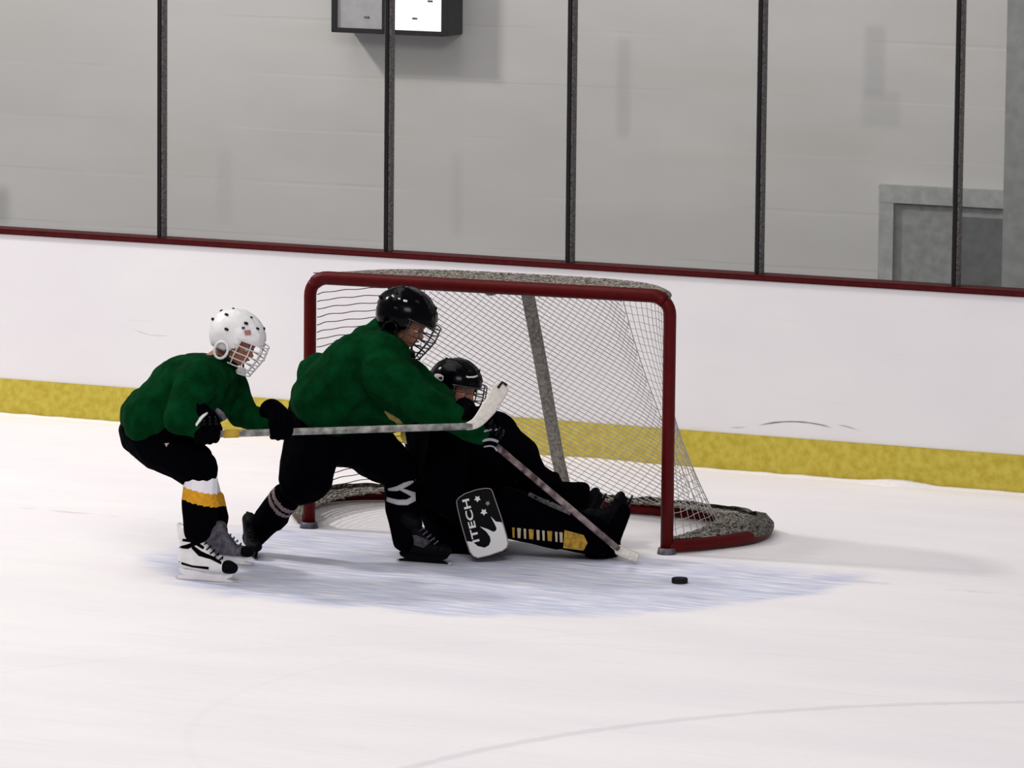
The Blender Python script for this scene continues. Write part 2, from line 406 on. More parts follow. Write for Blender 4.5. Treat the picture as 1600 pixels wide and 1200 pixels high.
for i in range(6):
    a, b = ex[i]+.0195, ex[i+1]-.0195
    o = box_obj('glass_pane', a, b, YC-.006, YC+.006, BH+.001, GZ-.03, GLASS)
    tag(o, glab[i], 'glass pane', 'glass panes above the boards')

# wall box with a lit half
wy = WY-.22
a = YP(521, 50, wy); b = YP(697, 57, wy); mid = YP(602, 50, wy)
ztop = a.z+.62
wb = thing('wall_light_box', ((a.x+b.x)/2, WY, b.z), 'black cased box on the back wall, dull grey left half and glowing white right half', 'light box')
zb = (a.z+b.z)/2
bm = bmesh.new(); add_box(bm, ((a.x+b.x)/2, (wy+WY)/2+.01, (zb+ztop)/2), (b.x-a.x, WY-wy-.02, ztop-zb), bev=.005); bmobj('casing', bm, FRAMEM, wb, False)
bm = bmesh.new()
for (xa, xb, za, zc) in ((a.x, b.x, zb, zb+.028), (a.x, b.x, ztop-.03, ztop), (a.x, a.x+.03, zb, ztop), (b.x-.02, b.x, zb, ztop), (mid.x-.01, mid.x+.01, zb, ztop)):
    add_box(bm, ((xa+xb)/2, wy-.01, (za+zc)/2), (xb-xa, .04, zc-za), bev=.003)
bmobj('frame', bm, FRAMEM, wb, False)
bm = bmesh.new(); add_box(bm, ((a.x+mid.x)/2, wy+.003, (zb+ztop)/2), (mid.x-a.x-.04, .014, ztop-zb-.05)); tag(bmobj('grey_panel', bm, GPANEL, wb, False), 'dull grey panel')
bm = bmesh.new(); add_box(bm, ((b.x+mid.x)/2, wy+.003, (zb+ztop)/2), (b.x-mid.x-.03, .014, ztop-zb-.05)); lp = tag(bmobj('lit_panel', bm, LAMPG, wb, False), 'glowing white panel')
for px, py in ((648, 29), (672, 2), (573, 27)):
    c = YP(px, py, wy-.006); bm = bmesh.new(); add_box(bm, c, (.035, .006, .012), bev=.002); bmobj('marking', bm, GREYB, wb, False)

# ------------------------------------------------------------------ goal
def GL(x, y, z): return Vector((GOX+x*math.cos(GY)-y*math.sin(GY), GOY+x*math.sin(GY)+y*math.cos(GY), z))
goal = thing('hockey_goal', GL(0, 0, 0), 'red framed hockey goal with pale cord net standing behind the fallen goalkeeper', 'goal')
PR = .031
def rc(path, name, r, mt, seg=14, parent=goal, label=None):
    bm = bmesh.new(); tube(bm, path, r, seg); o = bmobj(name, bm, mt, parent)
    if label: o['label'] = label
    return o
HH = 1.25; HW = .945; CR = .09
def corner(sgn):
    return [GL(sgn*(HW-CR+CR*math.cos(t)), 0, HH-CR+CR*math.sin(t)) for t in [math.pi/2*k/8 for k in range(9)]]
rc([GL(-HW, 0, .0)]+[GL(-HW, 0, .6)]+corner(-1)[:5], 'post', PR, REDP)
rc([GL(HW, 0, .0)]+[GL(HW, 0, .6)]+corner(1)[:5], 'post', PR, REDP)
rc(corner(-1)[4:]+[GL(0, 0, HH)]+corner(1)[::-1][:5], 'crossbar', PR*1.1, REDP)
# top rear frame and base frame, as curves s in [0,1] from left post round the back to the right post
topc = spline([GL(-HW+.03, .02, HH-.01), GL(-.88, .14, HH-.005), GL(-.70, .36, HH), GL(-.40, .48, HH), GL(0, .50, HH), GL(.40, .48, HH), GL(.70, .36, HH), GL(.88, .14, HH-.005), GL(HW-.03, .02, HH-.01)], 8)
basec = spline([GL(-HW, .0, .035), GL(-1.08, .18, .035), GL(-1.22, .50, .035), GL(-1.14, .86, .035), GL(-.78, 1.05, .035), GL(-.35, 1.10, .035), GL(0, 1.12, .035), GL(.35, 1.10, .035), GL(.78, 1.05, .035), GL(1.14, .86, .035), GL(1.22, .50, .035), GL(1.08, .18, .035), GL(HW, 0, .035)], 8)
def resamp(path, n):
    ds = [0]
    for i in range(1, len(path)): ds.append(ds[-1]+(path[i]-path[i-1]).length)
    out = []; j = 0
    for k in range(n+1):
        t = ds[-1]*k/n
        while j < len(ds)-2 and ds[j+1] < t: j += 1
        q = (t-ds[j])/max(1e-9, ds[j+1]-ds[j]); out.append(path[j].lerp(path[j+1], min(1, max(0, q))))
    return out
rc(topc, 'top_frame', .016, NETD, 8, label='thin rear top tube wrapped in net lacing')
rc(basec, 'base_frame', .032, REDP, 12, label='red tube lying on the ice round the back of the goal')
n_s = 150
netb = spline([GL(-HW, .02, .07), GL(-1.0, .28, .08), GL(-.98, .60, .08), GL(-.84, .86, .08), GL(-.55, 1.01, .075), GL(0, 1.08, .07), GL(.55, 1.01, .075), GL(.84, .86, .08), GL(.98, .60, .08), GL(1.0, .28, .08), GL(HW, .02, .07)], 8)
TC, BC = resamp(topc, n_s), resamp(netb, n_s)
def surf(s, v):                                  # s 0..1 round the net, v 0 top .. 1 bottom
    k = s*n_s; i = min(n_s-1, int(k)); f = k-i
    t = TC[i].lerp(TC[i+1], f); b = BC[i].lerp(BC[i+1], f)
    side = abs(2*s-1)
    pw = 1.0+1.4*max(0, side-.35)/.65
    e = v**pw
    p = t.lerp(b, e); p.z = t.z+(b.z-t.z)*v
    sag = -.012*math.sin(math.pi*v)*(1-side)
    return p+Vector((0, sag, 0))
def net_mesh(name, lines, r, mt, parent=goal, label=None):
    bm = bmesh.new()
    for ln in lines: tube(bm, ln, r, 4)
    o = bmobj(name, bm, mt, parent)
    if label: o['label'] = label
    return o
def sl(s0, s1, v, n=24, dz=.004):
    return [surf(s0+(s1-s0)*k/n, min(1, v+dz*math.sin(k*1.1+v*40)*.5)) for k in range(n+1)]
CORD = mat('dark net cord', (.06, .055, .05), .9, .1)
lines = []
for k in range(1, 31):                            # left side panel: level cords
    lines.append(sl(0, .27, k/31))
net_mesh('net', lines, .0026, CORD, label='left side netting')
lines = []
NB_ = 27                                         # back netting: slanting cords both ways
for k in range(-46, NB_):
    pts = []
    for j in range(61):
        v = j/60; s = .27+(.73-.27)*(k/NB_+v*1.6)
        if .27 <= s <= .73: pts.append(surf(s, v))
    if len(pts) > 1: lines.append(pts)
for q in (.27, .73): lines.append([surf(q, v/20) for v in range(21)])
NL = len(lines)
for k in range(0, NB_+26):
    pts = []
    for j in range(61):
        v = j/60; s = .27+(.73-.27)*(k/NB_-v*.9)
        if .27 <= s <= .73: pts.append(surf(s, v))
    if len(pts) > 1: lines.append(pts)
net_mesh('net', lines[NL:], .0013, NET, label='thinner crossing cords of the back netting')
net_mesh('net', lines[:NL], .0026, NET, label='back netting')
lines = []
for k in range(1, 31): lines.append(sl(.73, 1, k/31))
for k in range(1, 14): lines.append([surf(.73+.27*k/14, v/12) for v in range(13)])
net_mesh('net', lines, .0016, NET, label='right side netting')
lines = []                                       # roof netting
for k in range(1, 48):
    s = .10+.80*k/48; t = surf(s, 0); xl = -HW+2*HW*k/48
    lines.append([GL(xl, 0, HH+.02), t+Vector((0, 0, .012))])
for k in range(1, 12):
    f = k/12; lines.append([GL(-HW+2*HW*j/30, 0, HH+.02).lerp(surf(.10+.80*j/30, 0)+Vector((0, 0, .012)), f) for j in range(31)])
net_mesh('net', lines, .004, NETD, label='roof netting')
# centre support
rc([GL(0, .03, HH-.015), GL(0, .42, HH-.01), GL(0, .50, HH-.04), GL(0, .72, .78), GL(0, .95, .30), GL(0, 1.10, .05)], 'center_support', .033, PAD, 12, label='grey sleeved rear support')
# laced skirt over the base tube: a wrapped strip, and dense cords from it to the foot of the net
bm = bmesh.new(); prev = None
SK = resamp(basec, 240); NK = resamp(netb, 240)
for i, p in enumerate(SK):
    c = GL(0, .45, 0); inn = Vector((c.x-p.x, c.y-p.y, 0)).normalized()
    s = i/240; hf = .018+.02*noise.noise(Vector((s*40, 0, 0)))
    out = [p-inn*.035+Vector((0, 0, .004)), p-inn*.034+Vector((0, 0, .026)), p+Vector((0, 0, .037+hf)), p+inn*.05+Vector((0, 0, .045+hf))]
    if s > .88: out = [p+Vector((0, 0, .034)), p+inn*.01+Vector((0, 0, .036)), p+inn*.03+Vector((0, 0, .038)), p+inn*.05+Vector((0, 0, .04))]
    cur = [bm.verts.new(q) for q in out]
    if prev:
        for k in range(3): bm.faces.new((prev[k], prev[k+1], cur[k+1], cur[k]))
    prev = cur
bmesh.ops.solidify(bm, geom=bm.faces[:], thickness=.006)
for i in range(0, 241):
    a, b = SK[i]+Vector((0, 0, .04)), NK[i]
    j = noise.noise(Vector((i*.9, 2, 0)))
    tube(bm, [a, a.lerp(b, .5)+Vector((.02*j, 0, -.012+.012*j)), b+Vector((0, 0, .02*j))], .0045, 4)
for f in (.15, .3, .45, .6, .75, .9, 1):
    tube(bm, [SK[i].lerp(NK[i], f)+Vector((0, 0, .035*(1-f)+.008*noise.noise(Vector((i*.4, f*9, 0))))) for i in range(241)], .0055, 4)
bmobj('net_skirt', bm, NETD, goal)
for sg in (-1, 1):
    bm = bmesh.new(); c = GL(sg*(HW+.0), -.0, .0)
    tube(bm, [c+Vector((0, 0, -.005)), c+Vector((0, 0, .03))], [.048, .042], 14); bmobj('post_foot', bm, GREYB, goal)

# puck
bm = bmesh.new(); bmesh.ops.create_cone(bm, cap_ends=True, segments=32, radius1=.038, radius2=.038, depth=.025)
bmesh.ops.bevel(bm, geom=[e for e in bm.edges if abs(e.verts[0].co.z-e.verts[1].co.z) < 1e-6], offset=.003, segments=2, affect='EDGES')
bmesh.ops.translate(bm, vec=G(1062, 911)+Vector((0, 0, .0125)), verts=bm.verts)
tag(bmobj('hockey_puck', bm, RUB, None, False), 'small black puck loose on the ice in front of the right goal post', 'puck')

# ------------------------------------------------------------------ people helpers
def basis(fwd, up):
    x = Vector(fwd).normalized(); z = (Vector(up)-x*Vector(up).dot(x)).normalized(); y = z.cross(x)
    return Matrix((x, y, z)).transposed()
def tf(c, Bm, k=1.0): return lambda x, y, z: Vector(c)+Bm @ (Vector((x, y, z))*k)
def head_hulls(T, k=1.0):
    s = lambda *a: [(T(x, y, z), r*k) for x, y, z, r in a]
    return [s((-.02, 0, .03, .083), (.03, 0, .02, .07), (.02, 0, .04, .07)),      # skull
            s((.045, .03, -.02, .035), (.045, -.03, -.02, .035), (.06, 0, -.085, .025), (.01, .045, -.06, .025), (.01, -.045, -.06, .025)),  # jaw and cheeks
            s((.088, 0, -.01, .012), (.108, 0, -.035, .012)), s((.105, .01, -.036, .009), (.105, -.01, -.036, .009)),   # nose
            s((.088, .03, .012, .012), (.088, -.03, .012, .012)),                                  # brow
            s((.088, .014, -.062, .008), (.088, -.014, -.062, .008)),                              # lips
            s((-.01, .085, -.01, .012), (-.012, .088, -.03, .01)), s((-.01, -.085, -.01, .012), (-.012, -.088, -.03, .01)),  # ears
            s((-.02, 0, -.03, .05), (-.045, 0, -.13, .055))]
def face(parent, T, k=1.0):
    for sg in (-1, 1):
        bm = bmesh.new(); bmesh.ops.create_uvsphere(bm, u_segments=12, v_segments=8, radius=.013*k, matrix=Matrix.Translation(T(.079, sg*.03, -.008))); bmobj('eye', bm, EYE, parent)
        bm = bmesh.new(); bmesh.ops.create_uvsphere(bm, u_segments=10, v_segments=6, radius=.006*k, matrix=Matrix.Translation(T(.089, sg*.03, -.008))); bmobj('pupil', bm, RUB, parent)
    bm = bmesh.new(); tube(bm, [T(.094, -.022, -.062), T(.098, 0, -.061), T(.094, .022, -.062)], .0045*k, 6); bmobj('mouth', bm, LIP, parent)
def helmet(parent, c, fwd, up, k, mt, cage_mt, vent_mt=RUB, big_cage=False, label=None):
    Bm = basis(fwd, up); T = tf(c, Bm, k)
    bm = bmesh.new(); U, V = 56, 36
    rx, ry, rz = .142, .118, .128
    vs = {}
    for i in range(U):
        for j in range(V+1):
            a = 2*math.pi*i/U; e = math.pi/2-j*(math.pi*.80)/V
            x = rx*math.cos(e)*math.cos(a); y = ry*math.cos(e)*math.sin(a); zz = rz*math.sin(e)
            if e < 0: x *= .97; y *= .98+.02*abs(math.sin(a))
            rid = .006*max(0, math.cos(3*a))*max(0, math.cos(e)) + (.006 if abs(abs(y)-.045) < .012 and zz > .03 else 0)
            n = Vector((x, y, zz)).normalized(); p = Vector((x, y, zz))+n*rid
            vs[i, j] = bm.verts.new(T(p.x-.01, p.y, p.z+.025))
    def keep(i, j):
        a = 2*math.pi*(i+.5)/U; e = math.pi/2-(j+.5)*(math.pi*.80)/V
        ca = math.cos(a)
        if ca > .52: return e > R(2)                        # brow edge
        if ca > .10: return e > R(-40+ (ca-.10)*60)          # temple
        return e > R(-38)
    for i in range(U):
        for j in range(V):
            if keep(i, j): 
                A = (vs[i, j], vs[(i+1) % U, j], vs[(i+1) % U, j+1], vs[i, j+1]); bm.faces.new(A)
    bmesh.ops.remove_doubles(bm, verts=bm.verts[:], dist=1e-5)
    bmesh.ops.delete(bm, geom=[v for v in bm.verts if not v.link_faces], context='VERTS')
    bmesh.ops.recalc_face_normals(bm, faces=bm.faces[:])
    bmesh.ops.solidify(bm, geom=bm.faces[:], thickness=.012*k)
    h = bmobj('helmet', bm, mt, parent)
    if label: h['label'] = label
    def on(a, e, off=.004):
        x = (rx+off)*math.cos(e)*math.cos(a); y = (ry+off)*math.cos(e)*math.sin(a); zz = (rz+off)*math.sin(e); return T(x-.01, y, zz+.025)
    for a, e, ln in ((25, 38, 9), (-25, 38, 9), (-60, 42, 10), (60, 42, 10), (-120, 40, 10), (120, 40, 10), (-95, 12, 7), (180, 35, 10), (-150, 14, 8), (-40, 62, 9), (-140, 62, 9)):
        bm = bmesh.new(); tube(bm, [on(R(a-ln/2), R(e), .0055), on(R(a), R(e+1.5), .0055), on(R(a+ln/2), R(e), .0055)], .0065*k, 8); bmobj('vent', bm, vent_mt, h)
    for sg in (-1, 1):                                  # ear loops
        pts = [T(-.01+.035*math.cos(t), sg*.118, -.05+.042*math.sin(t)) for t in [2*math.pi*q/16 for q in range(16)]]
        bm = bmesh.new(); tube(bm, pts, .007*k, 6, closed=True); bmobj('ear_guard', bm, mt, h)
    # cage
    bm = bmesh.new()
    def cg(a, z):                                      # a = side angle, z height
        f = 1-max(0, (-.03-z))/.13*.32
        return T(.018+.150*math.cos(a)*f, .108*math.sin(a)*(1-.25*max(0, -z-.05)/.1), z)
    zs = (.035, .005, -.03, -.062, -.095, -.128)
    for z in zs:
        A = R(82) if z > -.1 else R(50)
        tube(bm, [cg(-A+2*A*q/16, z) for q in range(17)], .0032*k, 5)
    for a in (-75, -50, -25, 0, 25, 50, 75):
        z1 = -.128 if abs(a) < 55 else -.098
        tube(bm, [cg(R(a), .035+(z1-.035)*q/8) for q in range(9)], .0032*k, 5)
    bmobj('cage', bm, cage_mt, h)
    bl = [[(T(.095, 0, -.125), .016*k), (T(.08, .03, -.12), .016*k), (T(.08, -.03, -.12), .016*k)]]
    blob('chin_cup', bl, mt, h, voxel=.006, smooth=3)
    for sg in (-1, 1):
        bm = bmesh.new(); tube(bm, [T(.01, sg*.112, -.04), T(.04, sg*.085, -.09), T(.08, sg*.03, -.12)], .005*k, 6); bmobj('strap', bm, RUB, h)
    return h, T, on
def glove(parent, c, grip, back, k=1.0, mt=BLACK, side=1, label=None, cuff=None, trim=None):
    """gloved hand closed round a shaft: grip = shaft direction, back = direction the knuckles face"""
    g = Vector(grip).normalized(); b = (Vector(back)-g*Vector(back).dot(g)).normalized(); o = g.cross(b)*side
    P = lambda x, y, z: Vector(c)+(g*x+b*y+o*z)*k
    hs = [[(P(-.035, .035, -.005), .022*k), (P(.035, .035, -.005), .022*k), (P(-.03, .045, -.045), .024*k), (P(.03, .045, -.045), .024*k)]]
    for i, xx in enumerate((-.039, -.013, .013, .039)):
        L_ = (.9, 1.05, 1.0, .82)[i]; r = .0125*k
        a0, a1, a2, a3 = P(xx, .042, .0), P(xx, .030, .035*L_), P(xx*.95, -.008, .040*L_), P(xx*.92, -.030, .018)
        hs += [[(a0, r*1.25), (a1, r*1.2)], [(a1, r*1.2), (a2, r*1.1)], [(a2, r*1.1), (a3, r)]]
    hs += [[(P(.04, .02, -.035), .018*k), (P(.058, -.018, -.025), .015*k)], [(P(.058, -.018, -.025), .015*k), (P(.045, -.036, .008), .013*k)]]
    gl = blob('glove', hs, mt, parent, voxel=.0065, smooth=2)
    if label: gl['label'] = label
    if cuff is not None:
        d = (Vector(cuff)-Vector(c)).normalized(); s0 = P(0, .03, -.055)
        blob('cuff', [[(s0, .043*k), (s0+d*.07*k, .058*k)]], mt, gl, voxel=.009, smooth=3)
    # finger rolls on the back
    for i, xx in enumerate((-.036, -.012, .012, .036)):
        bm = bmesh.new(); tube(bm, [P(xx, .060, -.045), P(xx, .064, -.02), P(xx, .056, .006)], .010*k, 8); bmobj('finger_roll', bm, trim or mt, gl)
    return gl
def skate(parent, base, toe, up, k=1.0, boot=BOOT, cap=BOOT, holder=WHITEP, runner=STEEL, lace=WHITEP, label=None):
    Bm = basis(toe, up); T = tf(base, Bm, k)
    s = lambda *a: [(T(x, y, z), r*k) for x, y, z, r in a]
    hs = [s((-.105, 0, .085, .032), (.02, .012, .082, .034), (.02, -.012, .082, .034), (.10, .012, .076, .028), (.10, -.012, .076, .028)),
          s((-.105, 0, .09, .034), (-.09, 0, .17, .042), (.01, 0, .11, .036), (-.05, 0, .17, .038)),
          s((-.09, 0, .17, .042), (-.095, 0, .22, .046), (-.05, 0, .20, .042)),
          s((-.13, 0, .20, .016), (-.14, 0, .255, .012))]
    b = blob('skate', hs, boot, parent, voxel=.0075, smooth=3)
    if label: b['label'] = label
    blob('toe_cap', [s((.10, .014, .078, .031), (.10, -.014, .078, .031), (.125, 0, .074, .028))], cap, b, voxel=.0075, smooth=3)
    bm = bmesh.new()
    prof = [(-.13, .052), (.135, .052), (.125, .035), (.10, .022), (.135, .014), (.13, .008), (-.13, .008), (-.135, .016), (-.10, .024), (-.125, .036)]
    q = [bm.verts.new(T(x, -.009, z)) for x, z in prof]; f = bm.faces.new(q); r = bmesh.ops.extrude_face_region(bm, geom=[f])
    bmesh.ops.translate(bm, vec=(Bm @ Vector((0, .018*k, 0))), verts=[v for v in r['geom'] if isinstance(v, bmesh.types.BMVert)])
    bmobj('blade_holder', bm, holder, b, False)
    bm = bmesh.new()
    prof = [(-.145, .016), (.15, .018), (.155, .010), (.14, .002), (0, 0), (-.14, .002), (-.15, .008)]
    q = [bm.verts.new(T(x, -.002, z)) for x, z in prof]; f = bm.faces.new(q); r = bmesh.ops.extrude_face_region(bm, geom=[f])
    bmesh.ops.translate(bm, vec=(Bm @ Vector((0, .004*k, 0))), verts=[v for v in r['geom'] if isinstance(v, bmesh.types.BMVert)])
    bmobj('runner', bm, runner, b, False)
    bm = bmesh.new()
    for i in range(6):
        t = i/5; xx = .065-.10*t; zz = .112+.075*t
        tube(bm, [T(xx, -.026, zz-.006), T(xx+.012, 0, zz+.01), T(xx, .026, zz-.006)], .0035*k, 5)
    bmobj('laces', bm, lace, b)
    return b, T
def sock_pick(a, b, bands):
    """material by the distance along the leg from a to b"""
    a, b = Vector(a), Vector(b); ax = (b-a); L_ = ax.length; ax.normalize()
    def f(c):
        t = (c-a).dot(ax)/L_
        for t0, t1, i in bands:
            if t0 <= t < t1: return i
        return 0
    return f
def line(bl): return [bl]
def chain(*pr): return [[pr[i], pr[i+1]] for i in range(len(pr)-1)]

def make_snap(objs, lift=.002):
    """drop a point on to the nearest front surface of the given garments"""
    trees = []
    for o in objs:
        off = origin(o); trees.append(BVHTree.FromPolygons([v.co+off for v in o.data.vertices], [tuple(p.vertices) for p in o.data.polygons]))
    def f(p):
        best = None
        for t in trees:
            h = t.ray_cast(p+HN*.6, -HN, 1.2)
            if h[0] is not None and (best is None or h[0].dot(HN) > best.dot(HN)): best = h[0]
        return best+HN*lift if best is not None else p
    return f
def ribbon(name, px, wfront, width, mt, parent, F, th=.004, on=None):
    """a flat band lying on the cloth, widths in metres"""
    pts = [F(a, b, wfront+(c[0] if c else 0)) for a, b, *c in px]
    bm = bmesh.new(); ws = width if isinstance(width, list) else [width]*len(pts); prev = None
    for i, p in enumerate(pts):
        t = (pts[min(i+1, len(pts)-1)]-pts[max(0, i-1)]).normalized(); s = t.cross(HN).normalized()
        cur = [p+s*ws[i]/2, p, p-s*ws[i]/2]
        if on: cur = [on(q) for q in cur]
        fine = [cur] if not prev else [[a_.lerp(b_, k/4) for a_, b_ in zip(prev, cur)] for k in range(1, 5)]
        for row in fine:
            if on and prev: row = [on(q) for q in row]
            vs = [bm.verts.new(q) for q in row]
            if prev:
                bm.faces.new((last[0], last[1], vs[1], vs[0])); bm.faces.new((last[1], last[2], vs[2], vs[1]))
            last = vs
        prev = cur
    bmesh.ops.solidify(bm, geom=bm.faces[:], thickness=th)
    return bmobj(name, bm, mt, parent)
# ================================================================== left skater (white helmet)
A = Frame(320, 908)
pA = thing('person', A.o, 'bent player in green jersey and white helmet reaching a stick from the left', 'person', 'skaters in green jerseys')
cH = A(369, 533, -.22); fH, uH = vec(.86, -.36, .36), vec(.38, .92, .05)
TH = tf(cH, basis(fH, uH), .93)
neck = A(345, 560, -.24)
hipN, hipF = A(250, 692, -.14), A(245, 690, -.38)
kneeN, kneeF = A(314, 737, .0), A(312, 735, -.5)
ankN, ankF = A(308, 838, .0), A(334, 838, -.57)
shN, shF = A(312, 592, -.04), A(348, 590, -.42)
elN, haN = A(282, 652, .08), A(322, 676, .07)
elF, haF = A(378, 645, -.30), A(438, 668, -.02)
blob('body', head_hulls(TH, .93)+chain((neck, .055), (A(310, 600, -.24), .10), (A(238, 665, -.25), .10))
     + chain((shN, .05), (elN, .042), (haN, .03))+chain((shF, .05), (elF, .042), (haF, .03))+[[(shN, .05), (shF, .05)]]
     + chain((hipN, .08), (kneeN, .06), (ankN, .042))+chain((hipF, .08), (kneeF, .06), (ankF, .042)), SKIN, pA, voxel=.009, smooth=2)
face(pA, TH, .93)
blob('jersey', [[(A(310, 600, -.13), .145), (A(318, 598, -.35), .14), (A(285, 607, -.24), .16)],
                [(A(236, 655, -.16), .145), (A(236, 652, -.34), .145), (A(285, 605, -.16), .14), (A(290, 603, -.32), .14), (A(240, 668, -.25), .15)],
                [(A(320, 600, -.13), .12), (A(345, 580, -.24), .085), (A(335, 585, -.35), .10)],
                [(A(300, 640, -.2), .10), (A(345, 610, -.24), .09), (A(330, 640, -.22), .08)]]
     + chain((shN, .105), (elN, .082), (A(304, 664, .08), .058))
     + chain((shF, .10), (elF, .075), (A(388, 652, -.22), .062), (A(424, 661, -.07), .05)), GREEN, pA, fold=.013, ff=8)
blob('pants', [[(A(232, 672, -.25), .145), (hipN, .13), (hipF, .13)], [(hipN, .13), (A(300, 722, -.03), .105), (A(313, 738, .0), .086)],
               [(hipF, .13), (A(308, 732, -.45), .10), (kneeF, .085)], [(A(238, 668, -.25), .135), (A(290, 690, -.2), .09)]], BLACK, pA, fold=.007)
for nm, kn, an, fr in (('near', kneeN, ankN, 0), ('far', kneeF, ankF, 1)):
    a, b = kn+Vector((0, 0, -.03)), an+Vector((0, 0, .03))
    L_ = (b-a).length
    top = a.z+.0
    def pick(c, top=top, a=a):
        zz = top-c.z-(c-a).dot(HR)*.22
        return 1 if zz < .055 else 2 if zz < .115 else 0
    blob('sock', [[(a, .080), (a.lerp(b, .45), .083)], [(a.lerp(b, .45), .083), (b, .068)], [(a.lerp(b, .5)+HR*.01, .084), (a.lerp(b, .75)+HR*.012, .080)]], [BLACK, WHITEC, GOLDC], pA, voxel=.006, smooth=2, fold=.003, pick=pick)
skA, _ = skate(pA, A(322, 909, .0), vec(.96, -.03, .28), (0, 0, 1), 1.02, WHITEP, BOOT, WHITEP, STEEL, BOOT, label='white skate with black toe')
skate(pA, G(356, 882), vec(.95, 0, .3), (0, 0, 1), .88, GREYB, BOOT, WHITEP, STEEL, GREYB, label='grey skate')
for px_, w_ in ((((284, 846), (296, 846)), [.012, .016]), (((279, 858), (292, 856), (306, 850), (318, 858)), [.008, .022, .02, .012]),
                ((((300, 856), (312, 866), (330, 872), (346, 880))), [.016, .026, .016, .01]), (((278, 882), (300, 887), (326, 888)), [.012, .010, .014])):
    ribbon('boot_marking', px_, .052, w_, BOOT, skA, A, on=make_snap([skA]))
hm, HT, on = helmet(pA, cH, fH, uH, .96, WHITEP, mat('pale cage wire', (.6, .58, .58), .4, .4), label='white helmet')
for a, e, mt_ in ((-52, 24, FLAGR), (-64, 30, FLAGB)):
    bm = bmesh.new(); q = on(R(a), R(e), .007); nrm = (q-cH).normalized(); t = nrm.cross(Vector((0, 0, 1))).normalized(); up = t.cross(nrm)
    s = .016 if mt_ is FLAGR else .008
    vs = [bm.verts.new(q+t*s*i+up*s*.7*j+nrm*.001) for i, j in ((-1, -1), (1, -1), (1, 1), (-1, 1))]; bm.faces.new(vs)
    bmesh.ops.solidify(bm, geom=bm.faces[:], thickness=.003); bmobj('sticker', bm, mt_, hm, False)
# pants patch
pc = A(264, 702, .005)
prism('patch', [pc+HR*x+Vector((0, 0, 1))*y for x, y in ((-.02, .028), (.0, .03), (.025, -.012), (.02, -.03), (.002, -.02))], HN, .006, mat('pale patch', (.45, .32, .30), .8, .1), pA)
# stick of the left skater
sd0, sd1 = A(316, 679, .075), A(738, 666, -.14)
sdir = (sd1-sd0).normalized()
glA = glove(pA, haN, sdir, vec(-.3, .6, .7), 1.15, BLACK, 1, cuff=elN, trim=BLACKS, label='black glove nearer the camera')
glove(pA, haF+Vector((0, 0, -.005)), sdir, vec(.1, .5, .8), 1.05, BLACK, 1, cuff=elF, trim=BLACK)
# pale cuff trim of the near glove
bm = bmesh.new(); SN = make_snap([glA]+list(glA.children), .001); tube(bm, [SN(A(a_, b_, .2)) for a_, b_ in ((302, 673), (306, 666), (311, 659), (316, 654), (322, 650))], [.005, .007, .009, .008, .005], 6); bmobj('glove_trim', bm, WHITEP, glA)
bm = bmesh.new(); tube(bm, [A(338, 640, .08), A(346, 648, .09), A(352, 656, .09)], [.012, .016, .010], 6); bmobj('sleeve_fold', bm, GREYB, pA)  # separate grey strip added for the pale folds of the sleeve
st = thing('hockey_stick', sd0, 'silver hockey stick held level by the left player, blade raised before the goalkeeper', 'hockey stick', 'hockey sticks')
bm = bmesh.new(); tube(bm, [sd0.lerp(sd1, t) for t in (0, .25, .5, .75, 1)], .0165, 8, flat=(Vector((0, 0, 1)), .65)); bmobj('shaft', bm, SHAFT, st)
bl = spline([A(728, 667, -.135), A(745, 660, -.14), A(762, 640, -.15), A(777, 617, -.16), A(786, 600, -.15)], 5)
n = len(bl)
bm = bmesh.new(); tube(bm, bl, [.017+.020*min(1, i/(n*.5)) for i in range(n-2)]+[.034, .024], 10, flat=(vec(-.75, .6, 0), .22)); bmobj('blade', bm, TAPE, st)
bm = bmesh.new(); tube(bm, [A(778, 606, -.145), A(785, 597, -.145), A(792, 602, -.145)], .007, 6); bmobj('blade_tip', bm, TAPED, st)
bm = bmesh.new(); tube(bm, [sd0+sdir*.10, sd0+sdir*.17], .0195, 8, flat=(Vector((0, 0, 1)), .7)); bmobj('grip_tape', bm, mat('gold tape', (.5, .32, .05), .8, .1), st)
bm = bmesh.new(); tube(bm, [sd0-sdir*.02, sd0+sdir*.03], .021, 8, flat=(Vector((0, 0, 1)), .8)); bmobj('end_knob', bm, TAPED, st)

# ================================================================== middle skater (black helmet)
Mf = Frame(655, 882)
pM = thing('person', Mf.o, 'player in green jersey and black caged helmet lunging at the goalkeeper', 'person', 'skaters in green jerseys')
cH = Mf(633, 502, -.10); fH, uH = vec(.86, -.38, .34), vec(.40, .92, .05)
TH = tf(cH, basis(fH, uH), 1.0)
neck = Mf(608, 530, -.12)
hipN, hipF = Mf(492, 678, -.16), Mf(560, 685, -.34)
kneeN, kneeF = Mf(466, 756, -.10), Mf(622, 748, -.18)
ankN, ankF = Mf(396, 850, -.28), Mf(636, 848, -.06)
shN, shF = Mf(600, 582, .10), Mf(610, 572, -.28)
elN, haN = Mf(668, 634, .20), Mf(748, 680, .205)
elF, haF = Mf(686, 630, -.08), Mf(726, 659, .20)
blob('body', head_hulls(TH, 1.0)+chain((neck, .06), (Mf(585, 570, -.12), .11), (Mf(515, 650, -.2), .11))
     + chain((shN, .055), (elN, .045), (haN, .032))+chain((shF, .055), (elF, .045), (haF, .03))+[[(shN, .06), (shF, .06)]]
     + chain((hipN, .085), (kneeN, .06), (Mf(446, 780, -.12), .045), (ankN, .028))+chain((hipF, .085), (kneeF, .065), (ankF, .045)), SKIN, pM, voxel=.009, smooth=2)
face(pM, TH, 1.0)
